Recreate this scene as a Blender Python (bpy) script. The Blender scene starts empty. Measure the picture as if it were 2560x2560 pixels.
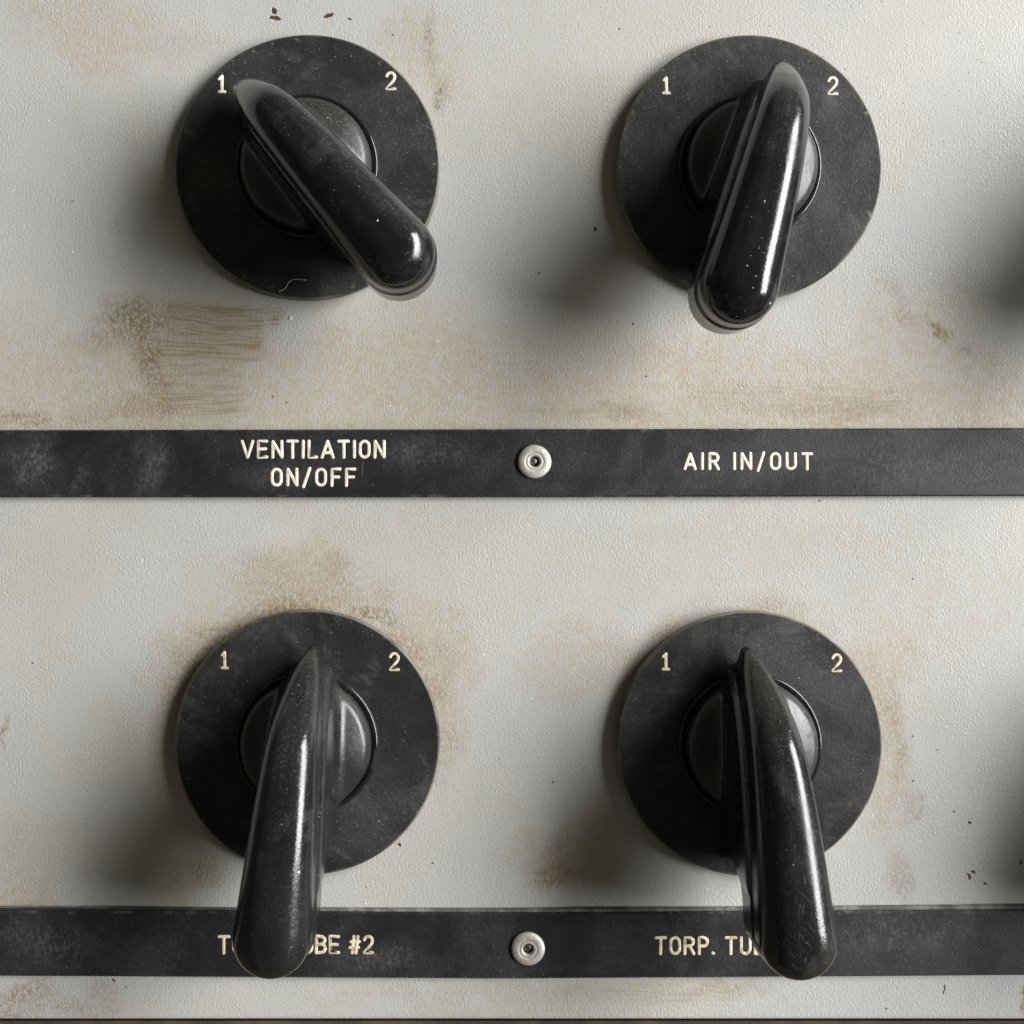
import bpy, math, random
import numpy as np
random.seed(7)
rng = np.random.default_rng(11)
S = bpy.context.scene
COL = S.collection
PI = math.pi

# ------------------------------------------------------------------ camera
# 1 unit is about 9 cm; the panel stands in the XZ plane and faces -Y
D = 2.9                       # camera distance from the panel
CX, CZ = -0.10, 0.04
cam = bpy.data.cameras.new('camera'); cam_o = bpy.data.objects.new('camera', cam); COL.objects.link(cam_o)
cam_o.location = (CX, -D, CZ); cam_o.rotation_euler = (PI/2, 0, 0)
cam.sensor_width = 36; cam.lens = 36*D/2.56
cam.shift_x = 0.10/2.56; cam.shift_y = -0.04/2.56
cam.clip_start = 0.05; cam.clip_end = 100
S.camera = cam_o

# ------------------------------------------------------------------ light
world = bpy.data.worlds.new('World'); S.world = world; world.use_nodes = True
wn = world.node_tree; bg = wn.nodes['Background']
tc = wn.nodes.new('ShaderNodeTexCoord')
sep = wn.nodes.new('ShaderNodeSeparateXYZ'); wn.links.new(tc.outputs['Generated'], sep.inputs[0])
nz = wn.nodes.new('ShaderNodeTexNoise'); nz.inputs['Scale'].default_value = 2.6; nz.inputs['Detail'].default_value = 2
wn.links.new(tc.outputs['Generated'], nz.inputs['Vector'])
mr = wn.nodes.new('ShaderNodeMapRange'); mr.inputs['From Min'].default_value = -1; mr.inputs['From Max'].default_value = 1
mr.inputs['To Min'].default_value = 0.45; mr.inputs['To Max'].default_value = 1.3
wn.links.new(sep.outputs['X'], mr.inputs['Value'])
mn = wn.nodes.new('ShaderNodeMapRange'); mn.inputs['From Min'].default_value = .36; mn.inputs['From Max'].default_value = .64
mn.inputs['To Min'].default_value = 0.25; mn.inputs['To Max'].default_value = 1.6
wn.links.new(nz.outputs['Fac'], mn.inputs['Value'])
mm = wn.nodes.new('ShaderNodeMath'); mm.operation = 'MULTIPLY'
wn.links.new(mr.outputs[0], mm.inputs[0]); wn.links.new(mn.outputs[0], mm.inputs[1])
m2 = wn.nodes.new('ShaderNodeMath'); m2.operation = 'MULTIPLY'; m2.inputs[1].default_value = 0.175
fr = wn.nodes.new('ShaderNodeMapRange'); fr.interpolation_type = 'SMOOTHSTEP'   # the room behind the photographer is dark
fr.inputs['From Min'].default_value = -.98; fr.inputs['From Max'].default_value = -.55
fr.inputs['To Min'].default_value = .18; fr.inputs['To Max'].default_value = 1.0
wn.links.new(sep.outputs['Y'], fr.inputs['Value'])
m3 = wn.nodes.new('ShaderNodeMath'); m3.operation = 'MULTIPLY'
wn.links.new(mm.outputs[0], m3.inputs[0]); wn.links.new(fr.outputs[0], m3.inputs[1])
wn.links.new(m3.outputs[0], m2.inputs[0]); wn.links.new(m2.outputs[0], bg.inputs['Strength'])
bg.inputs['Color'].default_value = (1.0, 0.89, 0.72, 1)

def area(name, ang, az, d, sx, sy, power, col):
    l = bpy.data.lights.new(name, 'AREA'); l.shape = 'RECTANGLE'; l.size = sx; l.size_y = sy
    l.energy = power; l.color = col
    o = bpy.data.objects.new(name, l); COL.objects.link(o)
    a, z = math.radians(ang), math.radians(az)
    v = (math.sin(a)*math.cos(z), -math.cos(a), math.sin(a)*math.sin(z))
    o.location = [d*c for c in v]
    from mathutils import Vector
    o.rotation_euler = Vector(v).to_track_quat('Z', 'Y').to_euler()
    return o
area('window_light', 59, 15, 24, 8.8, 24.0, 15600, (1.0, 0.998, 0.995))

S.view_settings.view_transform = 'Standard'; S.view_settings.look = 'None'
S.view_settings.exposure = 0; S.view_settings.gamma = 1
S.view_settings.use_curve_mapping = False
S.render.engine = 'CYCLES'

# ------------------------------------------------------------------ helpers
def px(x, y, h=0.0):
    """photo pixel -> (u, v) on the plane lying h in front of the panel"""
    u, v = (x-1280)/1000, (1280-y)/1000
    k = 1 - h/D
    return CX+(u-CX)*k, CZ+(v-CZ)*k

def link_mesh(name, verts, faces, m, parent=None, smooth=False, normals=None):
    """verts are (u, v, height) : right, up, out of the panel"""
    me = bpy.data.meshes.new(name)
    me.from_pydata([(float(a), -float(c), float(b)) for a, b, c in verts], [], faces)
    if smooth:
        me.polygons.foreach_set('use_smooth', [True]*len(me.polygons))
    me.materials.append(m); me.update()
    if normals is not None:
        me.normals_split_custom_set_from_vertices([(float(a), -float(c), float(b)) for a, b, c in normals])
    o = bpy.data.objects.new(name, me); COL.objects.link(o)
    if parent: o.parent = parent
    return o

def tag(o, label=None, cat=None, group=None, kind=None):
    for k, v in (('label', label), ('category', cat), ('group', group), ('kind', kind)):
        if v: o[k] = v
    return o

def lathe(profile, n=96):
    """profile: list of (r, h) from the bottom outside to the centre; winding faces out"""
    vs, fs = [], []
    for r, h in profile:
        for i in range(n):
            a = 2*PI*i/n; vs.append((r*math.cos(a), r*math.sin(a), h))
    for j in range(len(profile)-1):
        for i in range(n):
            k = (i+1) % n
            fs.append((j*n+i, j*n+k, (j+1)*n+k, (j+1)*n+i))
    if profile[-1][0] > 1e-6: fs.append([ (len(profile)-1)*n+i for i in range(n)])
    # (u,v,h) -> (u,-h,v) keeps handedness (a rotation), so this winding points outwards
    return vs, fs

# -------- node helpers
class NT:
    def __init__(s, name):
        s.m = bpy.data.materials.new(name); s.m.use_nodes = True
        s.t = s.m.node_tree; s.b = s.t.nodes['Principled BSDF']
        c = s.t.nodes.new('ShaderNodeTexCoord'); s.P = c.outputs['Object']
    def put(s, sock, v):
        if isinstance(v, bpy.types.NodeSocket): s.t.links.new(v, sock)
        elif v is not None:
            if hasattr(sock.default_value, '__len__') and isinstance(v, tuple) and len(sock.default_value) == 4 and len(v) == 3: v = (*v, 1)
            sock.default_value = v
    def noise(s, scale, detail=2, rough=.5, vec=None, dist=0, stretch=None, loc=None):
        v = vec or s.P
        if stretch or loc: v = s.mapping(v, stretch or (1, 1, 1), loc or (0, 0, 0))
        n = s.t.nodes.new('ShaderNodeTexNoise'); s.put(n.inputs['Vector'], v)
        n.inputs['Scale'].default_value = scale; n.inputs['Detail'].default_value = detail
        n.inputs['Roughness'].default_value = rough; n.inputs['Distortion'].default_value = dist
        return n.outputs['Fac']
    def ncol(s, scale, detail=2, vec=None):
        n = s.t.nodes.new('ShaderNodeTexNoise'); s.put(n.inputs['Vector'], vec or s.P)
        n.inputs['Scale'].default_value = scale; n.inputs['Detail'].default_value = detail
        return n.outputs['Color']
    def mapping(s, v, scale=(1, 1, 1), loc=(0, 0, 0), rot=(0, 0, 0), typ='POINT'):
        n = s.t.nodes.new('ShaderNodeMapping'); n.vector_type = typ; s.put(n.inputs['Vector'], v)
        s.put(n.inputs['Scale'], scale); s.put(n.inputs['Location'], loc); s.put(n.inputs['Rotation'], rot)
        return n.outputs[0]
    def math(s, op, a, b=None, clamp=False):
        n = s.t.nodes.new('ShaderNodeMath'); n.operation = op; n.use_clamp = clamp
        s.put(n.inputs[0], a); s.put(n.inputs[1], b)
        return n.outputs[0]
    def vmath(s, op, a, b=None):
        n = s.t.nodes.new('ShaderNodeVectorMath'); n.operation = op
        s.put(n.inputs[0], a); s.put(n.inputs[1], b)
        return n.outputs['Value'] if op in ('LENGTH', 'DOT_PRODUCT') else n.outputs[0]
    def ramp(s, v, a, b, lo=0., hi=1., smooth=True):
        n = s.t.nodes.new('ShaderNodeMapRange'); n.interpolation_type = 'SMOOTHSTEP' if smooth else 'LINEAR'
        s.put(n.inputs['Value'], v)
        for k, x in (('From Min', a), ('From Max', b), ('To Min', lo), ('To Max', hi)): n.inputs[k].default_value = x
        return n.outputs[0]
    def mix(s, f, a, b):
        n = s.t.nodes.new('ShaderNodeMix'); n.data_type = 'RGBA'
        s.put(n.inputs[0], f); s.put(n.inputs[6], a); s.put(n.inputs[7], b)
        return n.outputs[2]
    def voro(s, scale, vec=None, feature='F1'):
        n = s.t.nodes.new('ShaderNodeTexVoronoi'); n.feature = feature; s.put(n.inputs['Vector'], vec or s.P)
        n.inputs['Scale'].default_value = scale
        return n
    def specks(s, scale, size, amount, seed=0, stretch=(1, 1, 1)):
        """sparse small dots: amount = share of cells that carry one"""
        v = s.voro(scale, s.mapping(s.P, stretch, (seed*3.7, seed*1.3, seed*2.1)))
        sx = s.t.nodes.new('ShaderNodeSeparateColor'); s.put(sx.inputs[0], v.outputs['Color'])
        on = s.math('LESS_THAN', sx.outputs[0], amount)
        sz = s.math('MULTIPLY', sx.outputs[1], size)
        d = s.math('SUBTRACT', sz, v.outputs['Distance'])
        return s.math('MULTIPLY', s.ramp(d, 0, size*.25), on)
    def blob(s, x, y, rx, ry, rot=0, soft=.0, vec=None):
        """soft ellipse on the panel plane, photo pixels"""
        u, v = px(x, y)
        m = s.mapping(vec or s.P, (rx/1000, 1.0, ry/1000), (u, 0, v), (0, math.radians(rot), 0), 'TEXTURE')
        m = s.vmath('MULTIPLY', m, (1, 0, 1))
        return s.ramp(s.vmath('LENGTH', m), 1.0, soft)
    def add(s, vals):
        r = vals[0]
        for v in vals[1:]: r = s.math('MAXIMUM', r, v)
        return r
    def bump(s, h, dist, strength=1., prev=None):
        n = s.t.nodes.new('ShaderNodeBump'); n.inputs['Strength'].default_value = strength
        n.inputs['Distance'].default_value = dist; s.put(n.inputs['Height'], h)
        if prev: s.put(n.inputs['Normal'], prev)
        return n.outputs[0]
    def out(s, col=None, rough=None, nrm=None, metal=None, spec=None):
        if col is not None: s.put(s.b.inputs['Base Color'], col)
        if rough is not None: s.put(s.b.inputs['Roughness'], rough)
        if nrm is not None: s.put(s.b.inputs['Normal'], nrm)
        if metal is not None: s.put(s.b.inputs['Metallic'], metal)
        if spec is not None: s.put(s.b.inputs['Specular IOR Level'], spec)
        return s.m

# ------------------------------------------------------------------ materials
def mat_panel():
    n = NT('painted_panel')
    def attr(k):
        x = n.t.nodes.new('ShaderNodeAttribute'); x.attribute_name = k; return x.outputs['Fac']
    warp2 = n.vmath('ADD', n.P, n.vmath('MULTIPLY', n.vmath('SUBTRACT', n.ncol(40, 3), (.5, .5, .5)), (.03, 0, .03)))
    grain = n.noise(210, 2, .6, stretch=(1, 1, .62))
    mott = n.noise(34, 5, .65)
    big = n.ramp(n.noise(1.7, 5, .6, loc=(3.1, 0, 1.2)), .44, .64)
    soft = n.math('MULTIPLY', attr('grime'), n.math('MULTIPLY', n.ramp(mott, .3, .62, .4, 1), n.ramp(n.noise(120, 3, .7, stretch=(1, 1, .6)), .35, .6, .45, 1.15)), True)
    warm = n.math('MAXIMUM', soft, n.math('MULTIPLY', big, .34))
    col = n.mix(n.ramp(n.noise(2.2, 3), .35, .65), (.464, .480, .486), (.500, .495, .476))
    col = n.mix(warm, col, (.415, .358, .268))
    g2 = n.noise(115, 4, .75, stretch=(1, 1, .7))
    heavy_m = n.math('MULTIPLY', n.math('MULTIPLY', attr('stain'), n.ramp(g2, .40, .57, .10, 1)), .95, True)
    col = n.mix(heavy_m, col, (.225, .160, .075))
    streak = n.ramp(n.noise(1, 3, .6, vec=n.mapping(n.vmath('ADD', n.P, n.vmath('MULTIPLY', n.vmath('SUBTRACT', n.ncol(5, 2), (.5, .5, .5)), (.05, 0, .03))), (6, 1, 165), rot=(0, math.radians(2), 0))), .475, .56, .30, 1)
    col = n.mix(n.math('MULTIPLY', n.math('MULTIPLY', attr('scrub'), streak), 1.0), col, (.29, .228, .128))
    col = n.mix(n.ramp(grain, .35, .68, .0, .16), col, (.30, .28, .25))
    col = n.mix(n.ramp(n.noise(230, 2, .6, stretch=(1, 1, .5), loc=(5, 0, 2)), .56, .72, 0, .25), col, (.74, .73, .70))
    dk = n.math('MAXIMUM', n.specks(30, .10, .08, 1), n.specks(62, .16, .05, 2))
    dk = n.math('MAXIMUM', dk, n.math('MULTIPLY', n.specks(48, .17, .75, 4), attr('flyspeck')))
    col = n.mix(n.math('MULTIPLY', dk, .85), col, (.07, .06, .05))
    col = n.mix(n.specks(34, .13, .08, 3), col, (.85, .84, .80))
    chips = None
    for x, y, rx, ry, rot in ((684, 27, 9, 13, 0), (686, 46, 20, 9, 0), (822, 40, 18, 6, -12), (876, 46, 11, 7, 0), (2419, 2192, 6, 12, -20), (2432, 2182, 14, 4, 0),
                   (2425, 2054, 8, 6, 0), (2551, 2158, 6, 7, 0), (2388, 2028, 5, 5, 0), (2343, 1878, 6, 4, 0), (1486, 573, 7, 6, 0), (2465, 2210, 12, 5, 0),
                   (997, 2110, 6, 7, 0), (2360, 2475, 4, 16, 0), (283, 2452, 9, 6, 0)):
        c = n.blob(x, y, rx, ry, rot, vec=warp2)
        chips = c if chips is None else n.math('MAXIMUM', chips, c)
    chips = n.ramp(chips, .15, .5)
    col = n.mix(chips, col, (.09, .045, .025))
    h = n.math('ADD', n.math('MULTIPLY', grain, n.ramp(n.noise(6, 3), .35, .65, .5, 1.1)), n.math('MULTIPLY', n.noise(330, 2, .5), .45))
    h = n.math('ADD', h, n.math('MULTIPLY', n.noise(90, 2, .5), .22))
    h = n.math('SUBTRACT', h, n.math('MULTIPLY', chips, 1.3))
    rgh = n.math('ADD', n.ramp(mott, .3, .7, .38, .54), n.math('MULTIPLY', warm, .12))
    return n.out(col, rgh, n.bump(h, .0028, .55), spec=.45)

def mat_black(name, base=(.018, .018, .020), dust=(.17, .155, .135), dust_amt=.30, rough=(.34, .52), speck=.35, seed=0,
              edge=None, scratch=False, dustdir=None, bump=.0012, smudge=True, extra=None):
    n = NT(name)
    if seed is None:
        oi = n.t.nodes.new('ShaderNodeObjectInfo')
        off = n.vmath('MULTIPLY', n.vmath('ADD', (0, 0, 0), oi.outputs['Location']), (3.1, 1, 2.7))
        n.P0 = n.P; n.P = n.vmath('ADD', n.P, off)
    else:
        n.P0 = n.P
    cloud = n.ramp(n.noise(3.4, 5, .62, dist=.6, loc=(seed or 0, 0, 1)), .38, .66)
    cl2 = n.ramp(n.noise(14, 4, .6), .40, .66)
    gr = n.ramp(n.noise(210, 2, .6, stretch=(1, 1, .6)), .50, .72)
    f = n.math('MULTIPLY', n.math('ADD', n.math('MULTIPLY', cloud, .75), n.math('MULTIPLY', cl2, .25)), n.ramp(gr, 0, 1, .35, 1.0))
    f = n.math('MULTIPLY', f, dust_amt)
    if dustdir:   # settled dust lies on faces that look upwards
        g = n.t.nodes.new('ShaderNodeNewGeometry')
        dd = n.vmath('DOT_PRODUCT', g.outputs['Normal'], dustdir)
        f = n.math('ADD', n.math('MULTIPLY', f, .6), n.math('MULTIPLY', n.ramp(dd, .5, .98), n.ramp(gr, 0, 1, .05, .32)))
    col = n.mix(f, base, dust)
    if edge or dustdir:      # wiped smears left in the dust
        sm = n.math('MULTIPLY', n.ramp(n.noise(4.5, 6, .72, dist=1.6, loc=(1, 0, 6)), .52, .60), n.ramp(n.noise(1, 3, .6, vec=n.mapping(n.P, (60, 1, 9), rot=(0, .8, 0))), .42, .6, .25, 1))
        col = n.mix(n.math('MULTIPLY', sm, .16 if edge else .09), col, (.19, .18, .165))
    if extra: col = extra(n, col)
    clump = n.ramp(n.noise(7, 4, .65, loc=(2, 0, 9)), .42, .62, .06, 1)
    sp = n.math('MAXIMUM', n.specks(85, .19, .17*speck/.35, 1), n.specks(150, .22, .14*speck/.35, 5))
    sp = n.math('MULTIPLY', sp, clump)
    col = n.mix(n.math('MULTIPLY', sp, .65), col, (.42, .39, .33))
    sp2 = n.specks(24, .055, .12, 7, stretch=(1, 1, .6))
    col = n.mix(n.math('MULTIPLY', sp2, .9), col, (.62, .59, .52))
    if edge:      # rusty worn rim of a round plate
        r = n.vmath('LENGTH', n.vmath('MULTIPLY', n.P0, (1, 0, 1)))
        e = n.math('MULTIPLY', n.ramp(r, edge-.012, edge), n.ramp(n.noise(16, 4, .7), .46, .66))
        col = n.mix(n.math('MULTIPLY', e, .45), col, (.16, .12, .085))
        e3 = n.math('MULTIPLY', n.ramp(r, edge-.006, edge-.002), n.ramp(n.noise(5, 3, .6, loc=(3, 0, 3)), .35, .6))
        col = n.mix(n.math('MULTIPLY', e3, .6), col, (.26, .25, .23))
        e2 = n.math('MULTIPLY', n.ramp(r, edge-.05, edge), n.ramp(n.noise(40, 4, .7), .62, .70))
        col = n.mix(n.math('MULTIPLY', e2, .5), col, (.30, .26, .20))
    # hair scratches
    s1 = n.noise(1, 2, .5, vec=n.mapping(n.P, (150, 1, 7), rot=(0, .5, 0)))
    s1 = n.math('MULTIPLY', n.ramp(s1, .70, .76), n.ramp(n.noise(6, 2), .5, .62))
    col = n.mix(n.math('MULTIPLY', s1, .35), col, (.3, .29, .27))
    rr = n.ramp(n.math('ADD', n.math('MULTIPLY', cloud, .6), n.math('MULTIPLY', gr, .4)), 0, 1, *rough)
    rr = n.math('ADD', rr, n.ramp(n.noise(11, 5, .7, dist=1.2), .50, .70, 0, .12))
    rr = n.math('MAXIMUM', rr, n.math('MULTIPLY', sp, .8))
    h = n.math('ADD', n.noise(190, 2, .6), n.math('MULTIPLY', sp, .5))
    return n.out(col, rr, n.bump(h, bump, .6), spec=.5)

def scratch_patch(n, col):
    p = n.P0
    def line(ang, k, seed):
        v = n.mapping(n.mapping(p, (1, 0, 1), (0, 0, 0), (0, ang, 0)), (260, 0, 16), (seed, 0, seed))
        return n.ramp(n.noise(1, 1, .4, vec=v, dist=.7),   .67, .73)
    m = n.mapping(p, (.08, 1, .13), (-.005, 0, -.345), typ='TEXTURE')
    m = n.ramp(n.vmath('LENGTH', n.vmath('MULTIPLY', m, (1, 0, 1))), 1.1, .1)
    s_ = n.math('MAXIMUM', line(.55, 1, 1.3), n.math('MAXIMUM', line(.9, 1, 4.1), line(-.35, 1, 7.7)))
    return n.mix(n.math('MULTIPLY', n.math('MULTIPLY', s_, m), .42), col, (.27, .255, .22))

def strip_smears(n, col):
    w = n.vmath('ADD', n.P0, n.vmath('MULTIPLY', n.vmath('SUBTRACT', n.ncol(11, 4), (.5, .5, .5)), (.12, 0, .07)))
    g = n.ramp(n.noise(150, 3, .65, stretch=(1, 1, .6)), .44, .66, .15, 1)
    d = None
    for x, y, rx, ry, rot, k in ((90, 1150, 75, 120, 30, .5), (215, 1200, 40, 90, 0, .35), (380, 1170, 55, 100, 0, .45), (720, 1190, 150, 60, 0, .25),
                                 (1060, 1130, 200, 60, 0, .35), (120, 2350, 160, 90, 20, .35), (960, 2390, 180, 60, 0, .4), (2250, 2330, 330, 80, 0, .35), (2300, 1160, 420, 110, 0, .30)):
        c = n.math('MULTIPLY', n.blob(x, y, rx, ry, rot, vec=w), k); d = c if d is None else n.math('MAXIMUM', d, c)
    col = n.mix(n.math('MULTIPLY', d, g), col, (.17, .165, .155))
    sp = n.t.nodes.new('ShaderNodeSeparateXYZ'); n.put(sp.inputs[0], n.P0)
    e = None
    for y in (1073, 1242, 2281, 2447):
        dd = n.math('ABSOLUTE', n.math('SUBTRACT', sp.outputs['Z'], px(0, y, .016)[1])); e = dd if e is None else n.math('MINIMUM', e, dd)
    nick = n.math('MULTIPLY', n.ramp(e, .007, .001), n.ramp(n.noise(30, 5, .75), .50, .66))
    col = n.mix(n.math('MULTIPLY', nick, .32), col, (.30, .285, .26))
    k2 = None
    for x, y, rx, ry, rot in ((1480, 1205, 110, 10, 4), (1640, 1130, 120, 12, 14), (1870, 1130, 60, 8, -25), (2120, 1160, 90, 14, 8), (2330, 1120, 80, 26, -35), (2440, 2375, 90, 50, 30), (2210, 2390, 40, 28, 0), (2540, 1200, 60, 30, 0)):
        c = n.blob(x, y, rx, ry, rot, vec=w); k2 = c if k2 is None else n.math('MAXIMUM', k2, c)
    return n.mix(n.math('MULTIPLY', n.ramp(k2, .1, .5), .55), col, (.014, .014, .016))

def mat_simple(name, col, rough, metal=0, noise_amt=.0, nscale=40, dark=(.1, .08, .06), bump=0, nb=120):
    n = NT(name)
    c = n.mix(n.math('MULTIPLY', n.ramp(n.noise(nscale, 4, .65), .42, .68), noise_amt), col, dark)
    return n.out(c, rough, n.bump(n.noise(nb, 3, .6), bump, .6) if bump else None, metal)

M_PANEL = mat_panel()
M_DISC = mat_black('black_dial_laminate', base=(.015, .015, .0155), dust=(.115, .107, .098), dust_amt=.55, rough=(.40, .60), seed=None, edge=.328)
M_GRIP = mat_black('black_bakelite', base=(.0085, .0085, .0095), dust=(.145, .137, .122), dust_amt=.10, rough=(.12, .24), speck=.62, seed=None,
                   dustdir=(.10, -.52, .85), bump=.00035)
M_GRIP_S = mat_black('scratched_black_bakelite', base=(.0085, .0085, .0095), dust=(.15, .135, .11), dust_amt=.16, rough=(.14, .27), speck=.62, seed=None,
                     dustdir=(.10, -.52, .85), bump=.00035, extra=scratch_patch)
M_HUB = mat_black('black_bakelite_hub', base=(.0095, .009, .0095), dust=(.13, .12, .105), dust_amt=.14, rough=(.07, .16), speck=.4, seed=None,
                  dustdir=(.2, -.30, .93), bump=.00035)
M_HUB_D = mat_black('dusty_black_bakelite_hub', base=(.016, .0155, .015), dust=(.17, .158, .14), dust_amt=.50, rough=(.3, .5), speck=.6, seed=None,
                  dustdir=(.2, -.65, .75), bump=.0006)
M_GRIP_D = mat_black('dusty_black_bakelite', base=(.0085, .0085, .0095), dust=(.145, .137, .122), dust_amt=.22, rough=(.12, .26), speck=.7, seed=None,
                   dustdir=(.10, -.52, .85), bump=.0005)
M_STRIP = mat_black('black_engraved_laminate', base=(.012, .012, .0135), dust=(.14, .135, .125), dust_amt=.32, rough=(.42, .60), seed=3.3, extra=strip_smears)
M_PAINT = mat_simple('cream_letter_paint', (.80, .76, .66), .6, 0, .5, 55, (.42, .33, .22), .0012)
M_PAINT2 = mat_simple('aged_letter_paint', (.72, .65, .49), .6, 0, .75, 60, (.28, .19, .10), .0012)
M_ALU = mat_simple('dull_aluminium', (.66, .64, .60), .5, .55, .4, 34, (.40, .37, .33), .0012, 110)
M_STEEL = mat_simple('dark_steel_pin', (.22, .19, .18), .4, .9, .7, 60, (.10, .05, .03), .001)
M_SCUFF = mat_simple('scuffed_grey_edge', (.10, .095, .09), .7, 0, .55, 24, (.36, .345, .32), .003, 70)
M_LEDGE = mat_simple('dark_varnished_ledge', (.060, .050, .043), .35, 0, .6, 5, (.16, .11, .065), .001)
M_LINT = mat_simple('pale_lint', (.6, .58, .52), .8)
M_CHIP = mat_simple('pale_paint_flake', (.78, .75, .66), .7)

# ------------------------------------------------------------------ the panel
def vnoise(u, v, scale, seed, octaves=4):
    """value noise on arrays, 0..1"""
    r = np.random.default_rng(seed); out = 0; amp = 1; tot = 0
    for k in range(octaves):
        L = r.random((64, 64)); x = u*scale+r.random()*60; y = v*scale+r.random()*60
        i = np.floor(x).astype(int); j = np.floor(y).astype(int); fx = x-i; fy = y-j
        fx = fx*fx*(3-2*fx); fy = fy*fy*(3-2*fy)
        g = lambda a, b: L[(i+a) % 64, (j+b) % 64]
        out = out+amp*((g(0, 0)*(1-fx)+g(1, 0)*fx)*(1-fy)+(g(0, 1)*(1-fx)+g(1, 1)*fx)*fy)
        tot += amp; amp *= .55; scale *= 2.03
    return out/tot
GRIME = [(700, 1000, 1500, 360, 0, .95), (1900, 1000, 1500, 330, 0, .95), (480, 900, 420, 240, 0, .9), (1280, 1400, 1400, 260, 0, .35), (1280, 1280, 3000, 3000, 0, .22), (780, 1480, 330, 190, 0, 1.0), (500, 1640, 190, 260, 0, .9),
    (1050, 1650, 160, 240, 0, .8), (1470, 1650, 200, 250, 0, .75), (2230, 1850, 130, 420, 0, .9), (200, 100, 330, 130, 0, .8),
    (1090, 90, 160, 200, 0, .8), (60, 2230, 260, 260, 0, .85), (1400, 2150, 160, 120, 0, .9), (2350, 850, 230, 300, 0, .75),
    (1900, 1330, 700, 90, 0, .45), (2050, 1600, 500, 300, 0, .35), (1350, 2500, 800, 70, 0, .65), (1400, 60, 900, 200, 0, .35),
    (2300, 1500, 400, 400, 0, .45), (460, 2200, 120, 90, 0, .8)]
STAIN = [(330, 800, 130, 75, 0, .85), (375, 880, 48, 200, -10, 1), (360, 1010, 120, 45, 0, .6), (270, 850, 120, 70, 0, .5), (60, 1045, 110, 25, 0, .7),
    (230, 1030, 110, 50, 0, .5), (940, 1545, 90, 24, 24, 1.0), (860, 1430, 70, 60, 0, .5), (520, 1590, 90, 34, -38, .8), (470, 1640, 60, 60, 0, .6),
    (1090, 1690, 50, 120, 0, .45), (660, 1450, 130, 80, 0, .35), (1110, 240, 26, 60, 0, 1.0), (1085, 110, 26, 110, 0, .55), (470, 120, 150, 60, 0, .15),
    (1370, 2185, 60, 50, 0, .8), (1380, 2130, 50, 60, 0, .6), (70, 2290, 120, 60, 0, .7), (60, 2500, 150, 60, -14, .6), (210, 2520, 120, 40, 0, .4),
    (2240, 1830, 26, 190, 0, .6), (2290, 2010, 50, 60, 0, .45), (2250, 2190, 60, 80, 0, .5), (2345, 835, 60, 22, 22, 1.0), (2430, 865, 30, 20, 0, .7),
    (2255, 760, 20, 110, -26, .45), (4, 1820, 14, 60, 0, .9), (2553, 2500, 12, 60, 0, 1.2), (2090, 1030, 260, 30, 0, .5),
    (1560, 1035, 100, 30, 0, .5), (530, 2180, 60, 50, 0, .5), (545, 780, 50, 26, 0, .7), (300, 560, 30, 40, 0, .3), (250, 2480, 50, 40, 0, .4),
    (1830, 2480, 160, 20, 0, .4), (800, 1500, 330, 120, 0, .3), (1110, 1900, 40, 120, 0, .3)]
SCRUB = [(385, 758, 685, 905, 30, .95), (400, 890, 640, 990, 40, .55), (390, 972, 670, 1050, 40, .8), (1720, 960, 2400, 1065, 160, .5),
    (1250, 1010, 1800, 1068, 100, .35), (1700, 2465, 2250, 2530, 100, .4), (2060, 985, 2250, 1030, 60, .5)]
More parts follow.
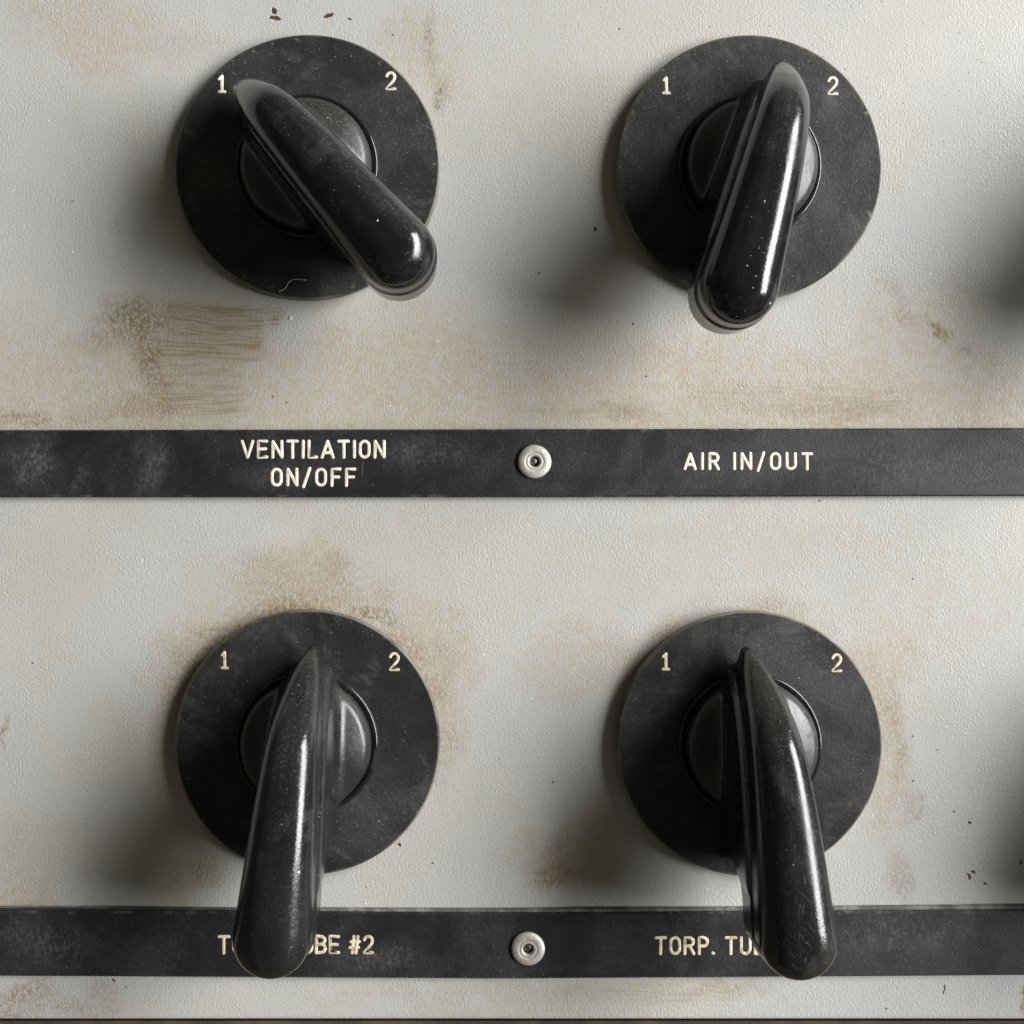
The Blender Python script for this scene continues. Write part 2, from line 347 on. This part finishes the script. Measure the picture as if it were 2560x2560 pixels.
def build_panel():
    (u0, v0), (u1, v1) = px(-1500, 2549), px(4100, -1400)
    b = .006; T = .06; st = .006
    us = np.concatenate([np.linspace(u0, -1.6, 12, endpoint=False), np.arange(-1.6, 1.6, st), np.linspace(1.6, u1, 12)])
    vv = np.concatenate([np.arange(v0+b, 1.6, st), np.linspace(1.6, v1, 12)])
    U, V = np.meshgrid(us, vv); nu, nv = len(us), len(vv)
    co = np.stack([U.ravel(), np.zeros(U.size), V.ravel()], 1)
    I = (np.arange(nv-1)[:, None]*nu+np.arange(nu-1)[None]).ravel()
    q = np.stack([I, I+1, I+nu+1, I+nu], 1)
    # rounded lower edge, sides and back
    n0 = len(co)
    ex = []
    for dh, dv in ((b*.3, -b*.7), (b, -b), (T, -b)):
        ex.append(np.stack([us, np.full(nu, dh), np.full(nu, v0+b+dv)], 1))
    ex.append(np.stack([us, np.full(nu, T), np.full(nu, v1)], 1))
    co = np.concatenate([co]+ex)
    J = np.arange(nu-1); rows = [np.arange(nu)]+[n0+k*nu+np.arange(nu) for k in range(4)]+[(nv-1)*nu+np.arange(nu)]
    for a, c in zip(rows, rows[1:]):
        q = np.concatenate([q, np.stack([a[J], c[J], c[J+1], a[J+1]], 1)])
    me = bpy.data.meshes.new('panel'); me.vertices.add(len(co)); me.vertices.foreach_set('co', co.ravel())
    me.loops.add(q.size); me.loops.foreach_set('vertex_index', q.ravel().astype(np.int32))
    me.polygons.add(len(q)); me.polygons.foreach_set('loop_start', np.arange(0, q.size, 4, dtype=np.int32))
    me.polygons.foreach_set('loop_total', np.full(len(q), 4, np.int32))
    me.update(calc_edges=True); me.validate(); me.materials.append(M_PANEL)
    # where the paint is dirty: photo pixel coordinates of every vertex
    X = 1280+co[:, 0]*1000; Y = 1280-co[:, 2]*1000
    wx = (vnoise(X/1000, Y/1000, 5, 1)-.5)*190; wy = (vnoise(X/1000, Y/1000, 5, 2)-.5)*190
    fx = (vnoise(X/1000, Y/1000, 18, 3)-.5)*60; fy = (vnoise(X/1000, Y/1000, 18, 4)-.5)*60
    def blobs(L, dx, dy, p=1.0):
        r = np.zeros(len(X))
        for x, y, rx, ry, rot, k in L:
            a = math.radians(rot); ax, ay = X+dx-x, Y+dy-y
            p1 = (ax*math.cos(a)+ay*math.sin(a))/rx; p2 = (-ax*math.sin(a)+ay*math.cos(a))/ry
            d = np.clip(1-np.sqrt(p1*p1+p2*p2), 0, 1)
            r = np.maximum(r, k*d*d*(3-2*d)**1 if False else k*np.clip(d*1.7, 0, 1)**1.2)
        return r
    grime = blobs(GRIME, wx*1.5+fx, wy*1.5+fy)*(.7+.6*vnoise(X/1000, Y/1000, 9, 5))
    stain = blobs(STAIN, fx+wx*.25, fy+wy*.25)*(.3+1.3*vnoise(X/1000, Y/1000, 22, 6))
    # dirt gathered just above each strip and around the plates
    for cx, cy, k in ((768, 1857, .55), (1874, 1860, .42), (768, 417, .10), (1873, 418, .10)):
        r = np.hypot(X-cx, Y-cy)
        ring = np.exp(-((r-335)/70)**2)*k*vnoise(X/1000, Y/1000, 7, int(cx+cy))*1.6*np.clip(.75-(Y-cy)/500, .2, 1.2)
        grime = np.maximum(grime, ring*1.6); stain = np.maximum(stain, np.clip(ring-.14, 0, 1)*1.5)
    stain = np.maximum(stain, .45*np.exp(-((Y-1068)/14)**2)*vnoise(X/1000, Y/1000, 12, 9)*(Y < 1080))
    scrub = np.zeros(len(X))
    for x0, y0, x1, y1, f, k in SCRUB:
        sm = lambda t: np.clip(t, 0, 1)**2*(3-2*np.clip(t, 0, 1))
        xx, yy = X+fx*1.3+(Y-850)*.22, Y+fy*.35-(X-x0)*.03
        scrub = np.maximum(scrub, k*sm((xx-x0)/f)*sm((x1-xx)/f)*sm((yy-y0)/(f*.4)+.5)*sm((y1-yy)/(f*.5)))
    fly = blobs([(2350, 60, 1200, 520, 0, 1)], wx, wy)
    for k, a in (('grime', grime), ('stain', stain), ('scrub', scrub), ('flyspeck', fly)):
        at = me.attributes.new(k, 'FLOAT', 'POINT'); at.data.foreach_set('value', np.clip(a, 0, 1.2).astype(np.float32))
    o = bpy.data.objects.new('panel', me); COL.objects.link(o)
    tag(o, 'light grey painted metal control panel with beige grime and brown stains', 'control panel', kind='structure')
build_panel()

def slab(name, top, bot, h, m, parent=None, bev=.004, x0=-1500, x1=4100, hb=-.001, n=60):
    """long horizontal strip; top / bot give the edge's photo y for a photo x"""
    vs, fs = [], []
    for i in range(n+1):
        x = x0+(x1-x0)*i/n
        (u, vt), (_, vb) = px(x, top(x), h), px(x, bot(x), h)
        u = px(x, 0, h)[0]
        vs += [(u, vb, hb), (u, vb, h-bev), (u, vb+bev, h), (u, vt-bev, h), (u, vt, h-bev), (u, vt, hb)]
    for i in range(n):
        a, c = i*6, i*6+6
        for k in range(5): fs.append((a+k, c+k, c+k+1, a+k+1))
    fs.append((0, 1, 2, 3, 4, 5)); e = n*6; fs.append((e+5, e+4, e+3, e+2, e+1, e))
    return link_mesh(name, vs, fs, m, parent)

HS = .016
def interp(tbl):
    return lambda x: float(np.interp(x, [a for a, b in tbl], [b for a, b in tbl]))

# ------------------------------------------------------------------ lettering (single stroke, round ended)
def arc(cx, cy, rx, ry, a0, a1, n=9):
    return [(cx+rx*math.cos(math.radians(a0+(a1-a0)*i/n)), cy+ry*math.sin(math.radians(a0+(a1-a0)*i/n))) for i in range(n+1)]
GL = {
 'V': (.66, [[(0, 1), (.33, 0), (.66, 1)]]),
 'E': (.52, [[(.52, 1), (0, 1), (0, 0), (.52, 0)], [(0, .51), (.44, .51)]]),
 'F': (.50, [[(.50, 1), (0, 1), (0, 0)], [(0, .5), (.43, .5)]]),
 'N': (.58, [[(0, 0), (0, 1), (.58, 0), (.58, 1)]]),
 'T': (.60, [[(0, 1), (.60, 1)], [(.30, 1), (.30, 0)]]),
 'I': (.0, [[(0, 0), (0, 1)]]),
 'L': (.46, [[(0, 1), (0, 0), (.46, 0)]]),
 'A': (.68, [[(0, 0), (.34, 1), (.68, 0)], [(.10, .28), (.58, .28)]]),
 'O': (.56, [arc(.28, .70, .28, .30, 0, 180)+arc(.28, .30, .28, .30, 180, 360)+[(.56, .70)]]),
 'U': (.56, [[(0, 1), (0, .3)]+arc(.28, .28, .28, .28, 180, 360)+[(.56, 1)]]),
 'R': (.56, [[(0, 0), (0, 1), (.28, 1)]+arc(.28, .74, .26, .26, 90, -90)+[(0, .48)], [(.28, .48), (.56, 0)]]),
 'P': (.54, [[(0, 0), (0, 1), (.27, 1)]+arc(.27, .73, .27, .27, 90, -90)+[(0, .46)]]),
 'B': (.54, [[(0, 0), (0, 1), (.28, 1)]+arc(.28, .76, .23, .24, 90, -90)+[(0, .52)], [(.28, .52)]+arc(.28, .26, .26, .26, 90, -90)+[(0, 0)]]),
 '/': (.40, [[(0, -.10), (.40, 1.06)]]),
 '.': (.06, [[(.0, .02), (.03, .02)]]),
 '#': (.56, [[(.12, 0), (.22, 1)], [(.36, 0), (.46, 1)], [(0, .32), (.52, .32)], [(.04, .68), (.56, .68)]]),
 '1': (.34, [[(0, .80), (.17, .97), (.17, 0)], [(.0, 0), (.34, 0)]]),
 '2': (.52, [arc(.26, .73, .25, .27, 165, -20, 10)+[(.42, .50), (.0, .0), (.52, .0)]]),
 ' ': (.12, []),
}
def stroke_mesh(strokes, r, hscale=.16, ns=8):
    """strokes in plane coordinates -> one mesh of rounded flat ribbons with hemispherical ends"""
    vs, fs = [], []
    for st in strokes:
        P = [np.array(p, float) for p in st]
        Q = [P[0]]
        for p in P[1:]:
            if np.linalg.norm(p-Q[-1]) > 1e-6: Q.append(p)
        if len(Q) < 2: Q.append(Q[0]+np.array([1e-4, 0]))
        rings = []
        d0 = (Q[1]-Q[0])/np.linalg.norm(Q[1]-Q[0]); d1 = (Q[-1]-Q[-2])/np.linalg.norm(Q[-1]-Q[-2])
        for a in (80, 45, 20): rings.append((Q[0]-d0*r*math.sin(math.radians(a)), d0, r*math.cos(math.radians(a))))
        for i, q in enumerate(Q):
            if i == 0: t = d0; rr = r
            elif i == len(Q)-1: t = d1; rr = r
            else:
                a = (q-Q[i-1])/np.linalg.norm(q-Q[i-1]); b = (Q[i+1]-q)/np.linalg.norm(Q[i+1]-q)
                c = float(a@b)
                if c < .8:      # sharp corner: short turn made of two rings
                    rings.append((q, a, r)); rings.append((q, (a+b)/np.linalg.norm(a+b) if c > -.9 else a, r)); rings.append((q, b, r)); continue
                t = (a+b)/np.linalg.norm(a+b); rr = r
            rings.append((q, t, rr))
        for a in (20, 45, 80): rings.append((Q[-1]+d1*r*math.sin(math.radians(a)), d1, r*math.cos(math.radians(a))))
        base = len(vs)
        for q, t, rr in rings:
            nx = np.array([-t[1], t[0]])
            for k in range(ns):
                an = 2*PI*k/ns
                p = q+nx*rr*math.cos(an)
                vs.append((p[0], p[1], rr*hscale*math.sin(an)))
        for j in range(len(rings)-1):
            for k in range(ns):
                a, b = base+j*ns+k, base+j*ns+(k+1) % ns
                fs.append((a, b, b+ns, a+ns))
        fs.append([base+k for k in range(ns)][::-1]); e = base+(len(rings)-1)*ns; fs.append([e+k for k in range(ns)])
    return vs, fs
def lettering(name, text, x0, x1, y0, y1, h, parent, m, wt=.086, org=(0, 0)):
    """fit text between photo x0..x1 (stroke centres inset) and photo y0 (top) .. y1 (bottom)"""
    (ua, vb), (ub, vt) = px(x0, y1, h), px(x1, y0, h)
    H = vt-vb; r = wt*H; ua += r; ub -= r; vb += r; H -= 2*r
    W = sum(GL[c][0] for c in text)*H
    nk = .0
    for a, b in zip(text, text[1:]):
        nk += 1
    gap = (ub-ua-W)/max(nk, 1)
    words, st, u = [], [], ua
    for c in text:
        w, ss = GL[c]
        for q in ss:
            j = 0 if c in 'O2' else .0006
            st.append([(u+x*H-org[0]+random.uniform(-j, j), vb+y*H-org[1]+random.uniform(-j, j)) for x, y in q])
        if c == ' ': words.append(st); st = []
        u += w*H+gap
    words.append(st)
    for st in words:        # one part per word
        vs, fs = stroke_mesh(st, r)
        o = link_mesh(name, [(a, b, c+h) for a, b, c in vs], fs, m, parent, smooth=True)
    return o

# ------------------------------------------------------------------ label strips
t1 = interp([(0, 1075), (1280, 1073), (2560, 1070)]); b1 = interp([(0, 1243), (1280, 1243), (2560, 1240)])
s1 = slab('label_strip', t1, b1, HS, M_STRIP)
tag(s1, 'black label strip reading VENTILATION ON/OFF and AIR IN/OUT under the upper switches', 'label strip')
t2 = interp([(0, 2271), (560, 2276), (850, 2281), (1280, 2283), (2560, 2275)]); we = interp([(0, 2), (560, 4), (850, 9), (2560, 11)]); b2 = interp([(0, 2441), (1280, 2448), (2560, 2439)])
s2 = slab('label_strip', t2, b2, HS, M_STRIP)
tag(s2, 'black label strip with torpedo tube lettering partly hidden behind the lower switch grips', 'label strip')
slab('worn_edge', lambda x: t2(x)-we(x), t2, .011, M_SCUFF, s2, bev=.003)
lettering('lettering', 'VENTILATION', 601, 964, 1099, 1147, HS, s1, M_PAINT)
lettering('lettering', 'ON/OFF', 676, 890, 1169, 1217, HS, s1, M_PAINT)
lettering('lettering', 'AIR IN/OUT', 1708, 2033, 1130, 1176, HS, s1, M_PAINT)
lettering('lettering', 'TORP. TUBE #2', 543, 935, 2337, 2386, HS, s2, M_PAINT2)
lettering('lettering', 'TORP. TUBE #1', 1635, 2027, 2340, 2388, HS, s2, M_PAINT2)

# ------------------------------------------------------------------ ledge under the panel
def build_ledge():
    (u0, v1), (u1, _) = px(-1500, 2552, -.012), px(4100, 2552, -.012)
    v0 = v1-1.3
    vs = [(u0, v0, -.03), (u1, v0, -.03), (u1, v1, -.03), (u0, v1, -.03), (u0, v0, -.12), (u1, v0, -.12), (u1, v1+.05, -.12), (u0, v1+.05, -.12)]
    vs[2] = (u1, v1+.05, -.062); vs[3] = (u0, v1+.05, -.062)
    vs = [(u0, v0, -.012), (u1, v0, -.012), (u1, v1, -.012), (u0, v1, -.012), (u0, v0, -.14), (u1, v0, -.14), (u1, v1-.002, -.14), (u0, v1-.002, -.14)]
    fs = [(0, 1, 2, 3), (3, 2, 6, 7), (1, 5, 6, 2), (0, 3, 7, 4), (0, 4, 5, 1), (4, 7, 6, 5)]
    o = link_mesh('lower_plate', vs, fs, M_LEDGE)
    tag(o, 'dark glossy brown plate showing as a thin line below the bottom edge of the panel', 'plate')
    # dark body of the console behind panel and plate
    vs = [(u0, v0, -.16), (u1, v0, -.16), (u1, 3.0, -.16), (u0, 3.0, -.16), (u0, v0, -.4), (u1, v0, -.4), (u1, 3.0, -.4), (u0, 3.0, -.4)]
    o = link_mesh('console_back', vs, fs, M_LEDGE); tag(o, kind='structure')
build_ledge()

# ------------------------------------------------------------------ rivets
def rivet(x, y, label, rot):
    u, v = px(x, y, HS)
    root = bpy.data.objects.new('rivet', None); COL.objects.link(root); root.location = (u, 0, v); root.empty_display_size = .05
    tag(root, label, 'rivet', 'pop rivets holding the label strips')
    vs, fs = lathe([(.0400, HS-.004), (.0415, HS+.001), (.0415, HS+.005), (.0402, HS+.0070), (.034, HS+.0092), (.0265, HS+.0108), (.0240, HS+.0104), (.0220, HS+.0094),
                    (.0198, HS+.0102), (.0165, HS+.0106), (.0138, HS+.0090), (.0125, HS+.006), (.0125, HS-.018)], 64)
    vs = [(a*(1+.012*math.sin(3*math.atan2(b, a)+rot)), b*(1+.010*math.cos(2*math.atan2(b, a)+rot)), c) for a, b, c in vs]
    link_mesh('flange', vs, fs, M_ALU, root, smooth=True)
    dx, dy = .0025*math.cos(rot), .0025*math.sin(rot)
    vs, fs = lathe([(.0098, HS-.017), (.0098, HS+.001), (.0085, HS+.004), (.005, HS+.0055), (.0, HS+.0058)], 32)
    link_mesh('mandrel', [(a+dx, b+dy, c) for a, b, c in vs], fs, M_STEEL, root, smooth=True)
rivet(1336, 1154, 'round aluminium pop rivet on the upper strip between VENTILATION and AIR IN/OUT', 2.6)
rivet(1320, 2370, 'round aluminium pop rivet on the lower strip between the two hidden labels', 1.7)

# ------------------------------------------------------------------ the moulded knob (implicit surface)
HD = .034          # face height of the dial plate
def smin(a, b, k):
    h = np.clip(.5+.5*(b-a)/k, 0, 1); return b*(1-h)+a*h-k*h*(1-h)
def rmax(a, b, k):  # rounded intersection of radius k
    return np.minimum(np.maximum(a, b), -k)+np.sqrt(np.maximum(a+k, 0)**2+np.maximum(b+k, 0)**2)
def pchip(x, xs, ys):
    xs, ys = np.array(xs, float), np.array(ys, float)
    h = np.diff(xs); dl = np.diff(ys)/h; m = np.zeros_like(xs)
    m[1:-1] = np.where(dl[:-1]*dl[1:] > 0, 2*dl[:-1]*dl[1:]/(dl[:-1]+dl[1:]+1e-12), 0)
    m[0] = dl[0]; m[-1] = dl[-1]
    x = np.clip(x, xs[0], xs[-1]); i = np.clip(np.searchsorted(xs, x)-1, 0, len(h)-1)
    t = (x-xs[i])/h[i]
    return ((2*t**3-3*t**2+1)*ys[i]+(t**3-2*t**2+t)*h[i]*m[i]+(-2*t**3+3*t**2)*ys[i+1]+(t**3-t**2)*h[i]*m[i+1])
TIP, END, RB = -.250, .450, .086
def width(t):
    w = pchip(t, [-.262, -.247, -.225, -.19, -.14, -.08, 0, .1, .2, .3, .364, .6], [.002, .010, .0200, .0335, .0450, .0550, .0625, .070, .076, .0825, .086, .086])
    return w
def plan(x, t, grow):
    """approximate distance outside the plan outline of the grip"""
    a = np.abs(x)
    side = (a-(width(t)+grow))*.97
    tip = (TIP-grow*.5)-t
    e = np.sqrt(x**2+(t-(END-RB))**2)-(RB+grow)
    d = np.where(t > END-RB, e, rmax(side, tip, .012))
    return d
def HT(t):
    return pchip(t, [-.262, -.250, -.225, -.185, -.145, -.10, -.05, .02, .12, .25, .36, .46], [.080, .100, .150, .216, .273, .323, .356, .379, .398, .412, .418, .416])
def f_grip(x, y, z):
    t = -y
    H = HT(t); slope = 1/np.sqrt(1+(np.where(t < 0, .75*np.clip(-t/.15, 0, 1), 0))**2)
    k = np.clip(width(t)*.86, .018, .072)
    crown = (z-H)*slope
    cap = rmax(plan(x, t, 0), crown, k)
    zl = HT(t)-.115
    skirt = rmax(plan(x, t, .0035-.0035*np.clip((t-.22)/.12, 0, 1)+np.clip(zl-z, 0, .25)*(.045-.12*np.clip((t-.2)/.15, 0, 1))), z-zl, .006)
    g = smin(cap, skirt, .004+.014*np.clip((t-.22)/.12, 0, 1))
    # underside: low up to t=.2, then lifted off the plate
    zb = .058+.108*np.clip((t-.235)/.05, 0, 1)
    g = rmax(g, zb-z, .028+.024*np.clip((t-.25)/.08, 0, 1))
    # broad foot that joins grip and hub, its flanks sloping out from under the rim
    a = np.abs(x)
    wf = pchip(t, [-.262, -.247, -.225, -.19, -.15, -.10, 0, .12, .19, .25, .33], [.008, .018, .032, .050, .066, .080, .088, .091, .091, .075, .03])
    q = np.clip((z-.07)/(zl-.07+1e-3), 0, 1)
    fw = wf*(1-q)+(width(t)+.006)*q
    foot = rmax(rmax((a-fw)*.95, rmax(t-.285, TIP-t, .01), .02), (z-(zl-.01)), .012)
    foot = rmax(foot, .052-z, .010)
    return smin(g, foot, .014)
def f_hub(x, y, z):
    r = np.sqrt(x**2+y**2)
    top = z-(.123-1.6*r**2)
    return rmax(rmax(r-.1605+.08*(z-.06), top, .016), .040-z, .003)
def f_all(x, y, z): return smin(f_grip(x, y, z), f_hub(x, y, z), .020)

def surface_nets(f, lo, hi, st):
    ax = [np.arange(a, b+st, st) for a, b in zip(lo, hi)]
    X, Y, Z = np.meshgrid(*ax, indexing='ij'); F = f(X, Y, Z)
    s = F < 0; nx, ny, nz = F.shape
    c = np.zeros((nx-1, ny-1, nz-1), int)
    acc = np.zeros((nx-1, ny-1, nz-1, 3)); cnt = np.zeros((nx-1, ny-1, nz-1))
    G = np.stack([X, Y, Z], -1)
    for d in range(3):
        sl0 = [slice(None)]*3; sl1 = [slice(None)]*3; sl0[d] = slice(0, -1); sl1[d] = slice(1, None)
        a, b = F[tuple(sl0)], F[tuple(sl1)]; cr = (a < 0) != (b < 0)
        t = np.where(cr, a/np.where(cr, a-b, 1), 0)
        P = G[tuple(sl0)]*(1-t)[..., None]+G[tuple(sl1)]*t[..., None]
        o = [k for k in range(3) if k != d]
        for i in (0, 1):
            for j in (0, 1):
                q = [slice(None)]*3
                q[o[0]] = slice(i, i+F.shape[o[0]]-1); q[o[1]] = slice(j, j+F.shape[o[1]]-1)
                q = tuple(q); m = cr[q]
                cnt += m; acc += P[q]*m[..., None]
    act = cnt > 0
    idx = -np.ones(act.shape, int); idx[act] = np.arange(act.sum())
    V = acc[act]/cnt[act][:, None]
    quads = []
    for d in range(3):
        o = [(d+1) % 3, (d+2) % 3]
        sl0 = [slice(None)]*3; sl1 = [slice(None)]*3; sl0[d] = slice(0, -1); sl1[d] = slice(1, None)
        a, b = s[tuple(sl0)], s[tuple(sl1)]
        I = np.argwhere(a != b)
        ok = (I[:, o[0]] > 0) & (I[:, o[1]] > 0) & (I[:, o[0]] < F.shape[o[0]]-1) & (I[:, o[1]] < F.shape[o[1]]-1)
        I = I[ok]; fl = a[tuple(I.T)]
        def cell(da, db):
            J = I.copy(); J[:, o[0]] -= da; J[:, o[1]] -= db; return idx[tuple(J.T)]
        q = np.stack([cell(1, 1), cell(0, 1), cell(0, 0), cell(1, 0)], 1)
        q[~fl] = q[~fl][:, ::-1]
        quads.append(q)
    Q = np.concatenate(quads)
    def grad(V):
        e = 4e-4; g = np.zeros_like(V)
        for k in range(3):
            a = V.copy(); b = V.copy(); a[:, k] += e; b[:, k] -= e
            g[:, k] = (f(*a.T)-f(*b.T))/(2*e)
        return g
    for _ in range(6):
        g = grad(V); n2 = (g**2).sum(1)+1e-9
        stp = f(*V.T)/n2
        V = V-np.clip(stp, -.002, .002)[:, None]*g
    g = grad(V); N = g/np.linalg.norm(g, axis=1)[:, None]
    return V, Q, N
KV, KQ, KN = surface_nets(f_all, (-.205, -.475, .030), (.205, .275, .440), .0052)
_c = KV[KQ].mean(1)
_isg = f_grip(*_c.T) < f_hub(*_c.T)
def sub(mask):
    q = KQ[mask]; u, inv = np.unique(q, return_inverse=True)
    return KV[u], inv.reshape(q.shape).tolist(), KN[u]

def make_switch():
    root = bpy.data.objects.new('rotary_switch', None); COL.objects.link(root); root.empty_display_size = .1
    R = .328
    vs, fs = lathe([(R-.012, .000), (R-.010, .006), (R-.001, .009), (R, .012), (R, HD-.005), (R-.0045, HD), (.0, HD)], 160)
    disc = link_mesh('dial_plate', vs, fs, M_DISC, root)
    vs, fs = lathe([(.176, HD-.002), (.178, HD+.006), (.176, HD+.013), (.172, HD+.0155), (.166, HD+.0155), (.1635, HD+.013), (.1625, HD+.009), (.155, HD+.008)], 128)
    ring = link_mesh('collar', vs, fs[:-1], M_HUB, root, smooth=True)
    knob = bpy.data.objects.new('knob', None)
    V, Q, N = sub(~_isg); hub = link_mesh('hub', V, Q, M_HUB, root, True, N)
    V, Q, N = sub(_isg); grip = link_mesh('grip', V, Q, M_GRIP, root, True, N)
    bpy.data.objects.remove(knob)
    return root, disc, ring, hub, grip
src = make_switch()
def copy_switch():
    r = src[0].copy(); COL.objects.link(r); out = [r]
    for c in src[1:]:
        d = c.copy(); COL.objects.link(d); d.parent = r; out.append(d)
    return out
SW = [  # photo centre, clockwise turn, numeral positions (centre px), label
 ((768, 417), -41, (553, 209), (976, 202), 'black rotary switch above VENTILATION ON/OFF, grip turned so its tip points to 1', M_PAINT),
 ((1873, 418), 15.5, (1664, 213), (2081, 214), 'black rotary switch above AIR IN/OUT, grip tip leaning towards 2', M_PAINT),
 ((768, 1857), 5.2, (560, 1650), (985, 1654), 'black rotary switch above the #2 lettering, dusty grip hanging down over the lower strip', M_PAINT2),
 ((1874, 1860), -4.8, (1663, 1653), (2091, 1657), 'black rotary switch right of the lower rivet, end of its grip scratched', M_PAINT2),
 ((2979, 419), 15, (2769, 213), (3187, 214), 'black rotary switch beyond the right edge, upper row, its shadow reaching the frame edge', M_PAINT),
 ((2979, 1862), 1, (2769, 1655), (3197, 1657), 'black rotary switch beyond the right edge, lower row, faint shadow at the frame edge', M_PAINT2)]
for i, (c, th, n1, n2, lab, pm) in enumerate(SW):
    parts = src if i == 0 else copy_switch()
    root, disc, ring, hub, grip = parts
    u, v = px(*c, HD)
    root.location = (u, 0, v)
    a = math.radians(th)
    for o in (hub, grip): o.rotation_euler = (0, a, 0)
    disc.rotation_euler = (0, random.uniform(0, 6), 0)
    tag(root, lab, 'rotary switch', 'black rotary switches on the panel')
    if i == 0:
        hub.material_slots[0].link = 'OBJECT'; hub.material_slots[0].material = M_HUB_D
    if i == 2:
        grip.material_slots[0].link = 'OBJECT'; grip.material_slots[0].material = M_GRIP_D
    if i == 3:
        grip.material_slots[0].link = 'OBJECT'; grip.material_slots[0].material = M_GRIP_S
    for ch, (x, y) in (('1', n1), ('2', n2)):
        w = 9 if ch == '1' else 14
        o = lettering('numeral', ch, x-w, x+w, y-24, y+24, HD, disc, pm, .082, (u, v))
        # numerals stay upright on the plate
        o.rotation_euler = (0, -disc.rotation_euler[1], 0)

# ------------------------------------------------------------------ small debris
def fibre(name, pts, h, r, m, label):
    """thin hair lying on a surface"""
    P = [px(x, y, h) for x, y in pts]
    vs, fs = stroke_mesh([P], r, 1.0, 6)
    o = link_mesh(name, [(a, b, c+h+r) for a, b, c in vs], fs, m, smooth=True)
    return tag(o, label, 'fibre')
def smooth_pts(p, n=24):
    xs = [a for a, b in p]; t = np.linspace(0, len(p)-1, n); k = np.arange(len(p))
    return list(zip(pchip(t, k, xs), pchip(t, k, [b for a, b in p])))
fibre('lint_fibre', smooth_pts([(698, 729), (712, 722), (722, 706), (738, 698), (765, 700)]), HD, .0010, M_LINT, 'fine pale curled fibre on the bottom of the plate above VENTILATION')
def flake(x, y, h, s, label, m=M_CHIP):
    u, v = px(x, y, h); vs = []
    for k in range(7):
        a = 2*PI*k/7; q = s*random.uniform(.6, 1.1); vs.append((u+q*.7*math.cos(a), v+q*1.2*math.sin(a), h))
    vs += [(p[0]*.9+u*.1, p[1]*.9+v*.1, h+s*.35) for p in vs[:7]]
    fs = [tuple(range(7, 14))]+[(k, (k+1) % 7, 7+(k+1) % 7, 7+k) for k in range(7)]
    tag(link_mesh('paint_flake', vs, fs, m), label, 'flake')
flake(727, 795, 0, .005, 'tiny white paint flake on the panel below the upper left switch')

def on_grip(x, y, i):
    """height of the knob surface under a photo pixel, for switch i"""
    (c, th) = SW[i][0], math.radians(SW[i][1]); u0, v0 = px(*c, HD); h = .38
    zs = np.arange(.03, .44, .001)
    for _ in range(12):
        u, v = px(x, y, h); du, dv = u-u0, v-v0
        lx = du*math.cos(th)-dv*math.sin(th); ly = du*math.sin(th)+dv*math.cos(th)
        f = f_all(np.full_like(zs, lx), np.full_like(zs, ly), zs)
        ins = zs[f < 0]
        h = .5*h+.5*(ins.max() if len(ins) else .2)
    return h
for x, y, i, s_, lab in ((945, 553, 0, .0042, 'pale chip of paint stuck on the lower half of the upper left grip'),
                         (1925, 757, 1, .0034, 'white crumb on the right edge of the upper right grip near its end')):
    flake(x, y, on_grip(x, y, i)-.0005, s_, lab)
